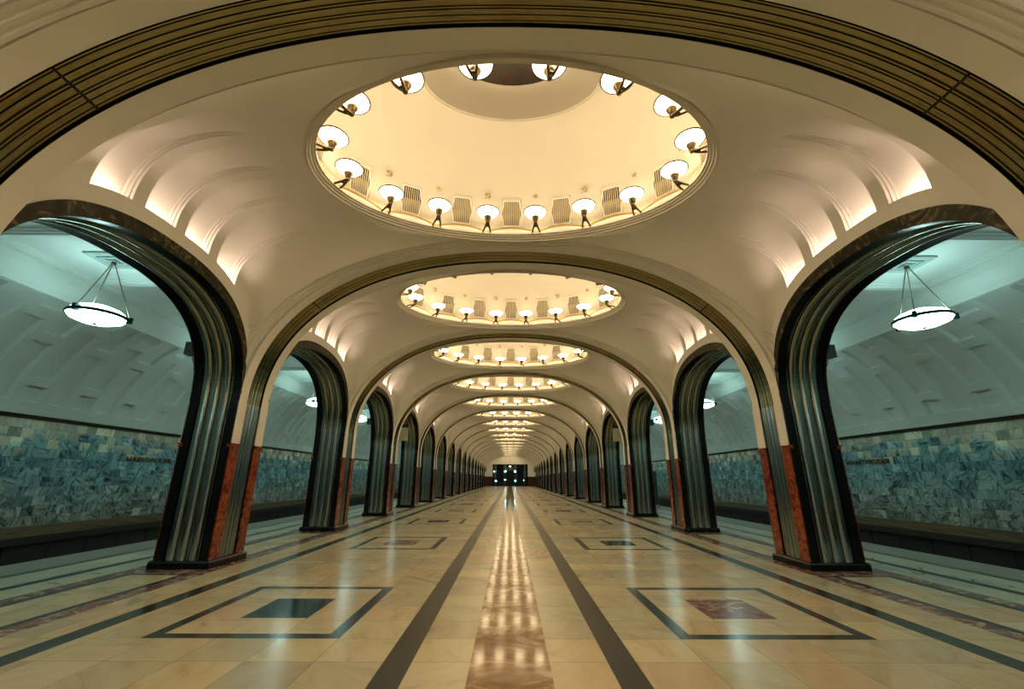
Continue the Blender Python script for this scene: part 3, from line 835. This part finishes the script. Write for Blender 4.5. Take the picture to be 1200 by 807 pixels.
# lamps of the domes far behind the camera, beyond the 300 nearest and never in view one by one
mb = MB()
for j in (-4, -3, -2):
    for k in range(16):
        x, y = lamp_xy(k); mb.lathe([(.022, .06), (.100, .098), (.150, .144)], (x, by(j)+y, 4.345), 12)
o = mb.build('dome_lamps', 'glow'); tag(o, 'bowl lamps of the three domes behind the camera, outside the photo', 'lamp'); o['kind'] = 'stuff'
VP = arc_positions(AE+.048, BE+.048, 16, 0.)
def hexo(w, m, h0, h1): return [(-w, h0), (w, h0), (m, (h0+h1)/2), (w, h1), (-w, h1), (-m, (h0+h1)/2)]
def make_vent(dark_top):
    root = empty('vent_grille', (0, 0, 0))
    # local: x = along the wall, -y = into the room, z up
    def ringstrip(mb, A_, B_, ya, yb):
        mb.grid([[(x, ya, z) for x, z in A_], [(x, yb, z) for x, z in A_], [(x, yb, z) for x, z in B_], [(x, ya, z) for x, z in B_]], 0, False, True)
    mb = MB(); A_ = hexo(.122, .160, -.225, .225); B_ = hexo(.104, .140, -.205, .205)
    ringstrip(mb, A_, B_, .02, -.014)
    fr = [(-.155, -.235), (-.175, 0), (-.145, .255), (.145, .255), (.175, 0), (.155, -.235)]
    fi = [(x*.95, z*.965) for x, z in fr]; ringstrip(mb, fr, fi, .02, -.010)
    frame_ = kid(root, mb.build('frame', 'plaster', root))
    def half(z): return .104+.036*(1-abs(z)/.205)
    mb = MB(); o6 = B_
    if dark_top:
        mb.add([(x, -.002, z) for x, z in [(-.104, -.205), (.104, -.205), (.14, 0), (.137, .02), (-.137, .02), (-.14, 0)]], [(0, 1, 2, 3, 4, 5)], 0)
        mb.add([(x, -.002, z) for x, z in [(-.137, .02), (.137, .02), (.104, .205), (-.104, .205)]], [(0, 1, 2, 3)], 1)  # upper part of the same flat backing, coloured dark
    else: mb.add([(x, -.002, z) for x, z in o6], [tuple(range(6))], 0)
    kid(root, mb.build('backing', ['ventback', 'ventdark'], root))
    mb = MB(); n = 9
    for i in range(n):
        x = -.112+.224*i/(n-1); zt = .203 if abs(x) <= .104 else (.14-abs(x))/.036*.205
        mb.box((x-.0055, -.012, -zt), (x+.0055, -.003, zt))
    kid(frame_, mb.build('louvre', 'louver', frame_))
    return root
pv = {False: make_vent(False), True: make_vent(True)}; usedv = {False: False, True: False}
for j in BAYS:
    if j < 0: continue
    for k in range(16):
        kk = k if k <= 8 else k-16
        op = abs(kk) in (2, 3, 5, 6)
        o = pv[op] if not usedv[op] else copy_tree(pv[op]); usedv[op] = True
        x, y = VP[k]
        nx, ny = x/(AE**2), y/(BE**2); ang = math.atan2(ny, nx)-pi/2
        l = math.hypot(nx, ny)
        o.location = ((x-nx/l*.012)*U, (by(j)+DY+y-ny/l*.012)*U, 4.685*U); o.rotation_euler = (0, 0, ang)
        if kk == 0: pos = 'at the far end'
        elif abs(kk) == 8: pos = 'at the near end'
        else: pos = f'{["first", "second", "third", "fourth", "fifth", "sixth", "seventh"][abs(kk)-1]} {"right" if kk > 0 else "left"} of the far end'+(', dark upper half' if op else '')
        tag(o, f'vent grille in {dome_name(j)}, {pos}', 'vent', f'vent grilles of {dome_name(j)}')

# gilded scalloped cresting along the ledge, one per dome
def scallop():
    mb = MB(); n = 320; M_ = 16
    big = arc_positions(AE+.02, BE+.02, n, 0.)
    top = []; 
    for i, (x, y) in enumerate(big):
        ph = (i/n*M_+.5) % 1; z = ZR+.100+.078*sin(pi*ph)**.8
        top.append((x, y+DY, z))
    mb.tube(top, .016, 6, closed=True)
    rows = [[(x*1.004, y*1.006, ZR+.05) for x, y, z in top+top[:1]], [(x*1.004, y*1.006, z) for x, y, z in top+top[:1]]]
    mb.grid(rows, 1, True)
    return mb
sc0 = scallop().build('trim_5', ['gold', 'plaster'])
first = True
for j in BAYS:
    if j < 0: continue
    o = sc0 if first else sc0.copy()
    if not first: COL.objects.link(o)
    first = False
    o.location = (0, by(j)*U, 0)
    struct(o)

def star_mesh():
    mb = MB(); n = 10; front = []; pts = []
    for i in range(10):
        r_ = .052 if i % 2 == 0 else .022; t = pi/2+2*pi*i/10; pts.append((r_*cos(t), r_*sin(t)))
    vs = [(x, 0, z) for x, z in pts]+[(0, -.016, 0)]
    mb.add(vs, [(i, (i+1) % 10, 10) for i in range(10)]); return mb
def hs_mesh():
    mb = MB()
    a = [(.038*cos(t), -.006, .038*sin(t)) for t in [radians(-130+20*i) for i in range(13)]]
    mb.tube(a, [.004+.006*sin(pi*i/12) for i in range(13)], 6)
    mb.tube([(-.020, -.006, -.036), (-.038, -.006, -.052)], .007, 6)
    mb.tube([(.036, -.008, -.040), (-.016, -.008, .016)], .006, 6)
    mb.box((-.036, -.016, .006), (-.004, 0, .030)); return mb
st0 = star_mesh().build('star_emblem', 'goldp'); hs0 = hs_mesh().build('hammer_and_sickle_emblem', 'goldp'); ust = [False, False]
EP = arc_positions(AE+.03, BE+.03, 16, .5)
for j in range(0, 6):
    for k in range(16):
        is_star = (k % 2 == 0)
        src = st0 if is_star else hs0; i_ = 0 if is_star else 1
        o = src if not ust[i_] else src.copy()
        if ust[i_]: COL.objects.link(o)
        ust[i_] = True
        x, y = EP[k]; nx, ny = x/(AE**2), y/(BE**2); l = math.hypot(nx, ny); ang = math.atan2(ny, nx)-pi/2
        sc_ = .992
        o.location = ((x*sc_-nx/l*.02)*U, (by(j)+DY+y*sc_-ny/l*.02)*U, 4.95*U); o.rotation_euler = (0, 0, ang)
        p, side = where(k)
        tag(o, f'gilded {"star" if is_star else "hammer and sickle"} above the {p} lamp to the {side} in {dome_name(j)}', 'emblem', f'emblems of {dome_name(j)}')

# ------------------------------------------------------------------ concealed cove lights at the foot of the niches
al = bpy.data.lights.new('cove_light', 'AREA'); al.shape = 'RECTANGLE'; al.size = .26*U; al.size_y = .03*U
al.spread = radians(150); al.energy = E_COVE; al.color = C_COVE
for j in BAYS:
    for s in (-1, 1):
        for a, b_ in NICH:
            y = (a+b_)/2
            o = bpy.data.objects.new('cove_light', al); COL.objects.link(o)
            o.location = (s*(XN+.045)*U, (by(j)+y)*U, (ledge(y)-.045)*U)
            o.rotation_euler = Vector((s*.25, 0, 1)).to_track_quat('-Z', 'X').to_euler()
            # long side along the hall
            xx = Vector((0, b_-a, ledge(b_)-ledge(a))).normalized(); z = -Vector((s*.15, 0, 1)); z = (z-xx*z.dot(xx)).normalized(); yy = z.cross(xx)
            o.rotation_euler = Matrix((xx, yy, z)).transposed().to_euler()

# ------------------------------------------------------------------ platform pendants
def make_pendant():
    root = empty('platform_pendant', (0, 0, 0))       # origin at the bowl ring
    H = .90; R_ = .345
    mb = MB()
    mb.lathe([(0, .150), (.15, .138), (.26, .095), (.315, .050), (.335, .020)], seg=28); mb.lathe([(.335, -.012), (.30, -.055), (.19, -.098), (0, -.118)], seg=28)
    bowl_ = kid(root, mb.build('glass_bowl', 'aglow', root))
    mb = MB(); mb.lathe([(.332, .022), (.348, .025), (.356, .010), (.356, -.008), (.348, -.022), (.334, -.018)], seg=36); ring_ = kid(root, mb.build('bowl_ring', 'iron', root))
    for i in range(3):
        t = radians(35+120*i)
        c, s_ = cos(t), sin(t)
        mb = MB(); mb.box((-.032, -.026, -.045), (.040, .026, .045)); mb.v = [((.355+x)*c-y*s_, (.355+x)*s_+y*c, z) for x, y, z in mb.v]
        kid(ring_, mb.build('ring_lug', 'iron', ring_))
        mb = MB(); mb.tube([(.35*c, .35*s_, .04), (.018*c, .018*s_, H-.06)], .008, 7); kid(root, mb.build('rod', 'rod', root))
    mb = MB(); mb.lathe([(0, -.142), (.022, -.136), (.028, -.120), (.014, -.110)], seg=12); kid(bowl_, mb.build('finial', 'iron', bowl_))
    mb = MB(); mb.lathe([(0, H-.085), (.03, H-.08), (.035, H-.05), (.02, H-.03), (.05, H-.01), (.05, H)], seg=14); kid(root, mb.build('canopy', 'bronze', root))
    mb = MB(); z1 = H
    for a, b_, h in ((.25, .16, .016), (.13, .085, .022), (.05, .0, .030)):
        mb.grid([[(sx*q, sy*q, z) for sx, sy in ((-1, -1), (1, -1), (1, 1), (-1, 1))] for q, z in ((a, z1+.01), (a, z1-h), (b_, z1-h), (b_, z1+.01))], 0, False, True)
    kid(root, mb.build('ceiling_plate', 'plate', root))
    return root
pp = make_pendant(); first = True
for k in range(KMIN, 17):
    if py(k) > YEND: continue
    for s in (-1, 1):
        o = pp if first else copy_tree(pp); first = False
        o.location = (s*6.0*U, py(k)*U, 3.235*U); o.rotation_euler = (0, 0, 0 if s < 0 else pi)
        if k < 0: lab = f'cool white glass bowl pendant over the {sgn_name(s)} platform, {BEH[-k]} the camera'
        else: lab = f'cool white glass bowl pendant over the {sgn_name(s)} platform, level with the {ORD[k]} pillar'
        tag(o, lab, 'lamp', 'pendants over the platforms')

# ------------------------------------------------------------------ loudspeakers, signs, station name
def speaker(s, k):
    root = empty('loudspeaker', (s*(XB+.072), py(k)-PH-.06, 2.62))
    mb = MB(); mb.box((-.060, -.06, -.085), (.060, .06, .085)); cab = mb.build('cabinet', 'speaker', root)
    mb = MB(); mb.box((-.050, -.066, -.072), (.050, -.06, .072)); mb.build('front_grille', 'rim', cab)
    mb = MB(); mb.tube([(0, .05, -.02), (0, .16, -.02), (-s*.075, .16, -.02)], .012, 6); mb.build('bracket', 'iron', root)
    mb = MB(); mb.tube([(0, .03, -.095), (.01*s, .05, -.12), (0, .07, -.16), (0, .10, -.20)], .005, 5); mb.build('cable', 'iron', root)
    tag(root, f'small grey loudspeaker on the platform side of the {ORD[k]} pillar in the {sgn_name(s)} row', 'loudspeaker', 'loudspeakers on the pillars')
for s in (-1, 1):
    for k in (0, 2): speaker(s, k)
for s in (-1, 1):
    root = empty('hanging_sign', (s*4.02, 16.3, 2.36))
    mb = MB(); mb.box((-.19, -.05, 0), (.19, .05, .45)); mb.build('panel', 'sign', root)
    mb = MB(); mb.box((-.20, -.055, -.012), (.20, .055, .004)); mb.box((-.20, -.055, .446), (.20, .055, .462)); mb.build('frame', 'gold', root)
    mb = MB()
    for x in (-.12, .12): mb.tube([(x, 0, .46), (x, 0, .62)], .010, 6)
    mb.build('hanger', 'iron', root)
    tag(root, f'beige sign box hanging in an archway before the fourth pillar of the {sgn_name(s)} row', 'sign', 'beige sign boxes')

def letters(s):
    cu = bpy.data.curves.new('station_name', 'FONT'); cu.body = 'МАЯКОВСКАЯ'; cu.size = .19; cu.extrude = .012; cu.space_character = 1.12
    t = bpy.data.objects.new('tmp', cu); COL.objects.link(t); bpy.context.view_layer.update()
    me = bpy.data.meshes.new_from_object(t.evaluated_get(bpy.context.evaluated_depsgraph_get()))
    bpy.data.objects.remove(t); me.name = 'station_name_letters'
    xs = [v.co.x for v in me.vertices]; w = max(xs)-min(xs); L = 1.22*U
    for v in me.vertices: v.co.x = (v.co.x-min(xs))/w*L
    me.materials.clear(); me.materials.append(MAT['letters'])
    o = bpy.data.objects.new('station_name_letters', me); COL.objects.link(o)
    if s < 0: o.location = (-(XW-.012)*U, 9.50*U, 1.335*U); o.rotation_euler = (pi/2, 0, pi/2)
    else: o.location = ((XW-.012)*U, 10.80*U, 1.355*U); o.rotation_euler = (pi/2, 0, -pi/2)
    tag(o, f'small brass station name letters on the blue marble of the {sgn_name(s)} track wall', 'lettering')
for s in (-1, 1): letters(s)

# information board standing on the right platform, seen through the third archway
root = empty('information_board', (5.6, 17.7, 0))
mb = MB(); mb.box((-.15, -.03, .10), (.15, .03, 1.30)); mb.build('panel', 'endwall', root)
mb = MB(); mb.box((-.17, -.04, 0), (-.15, .04, 1.33)); mb.box((.15, -.04, 0), (.17, .04, 1.33)); mb.box((-.15, -.04, 1.30), (.15, .04, 1.33)); mb.build('frame', 'rod', root)
mb = MB(); mb.box((-.20, -.12, 0), (.20, .12, .02)); mb.build('foot', 'rod', root)
tag(root, 'dark framed information board standing on the right platform behind the third pillar', 'board')
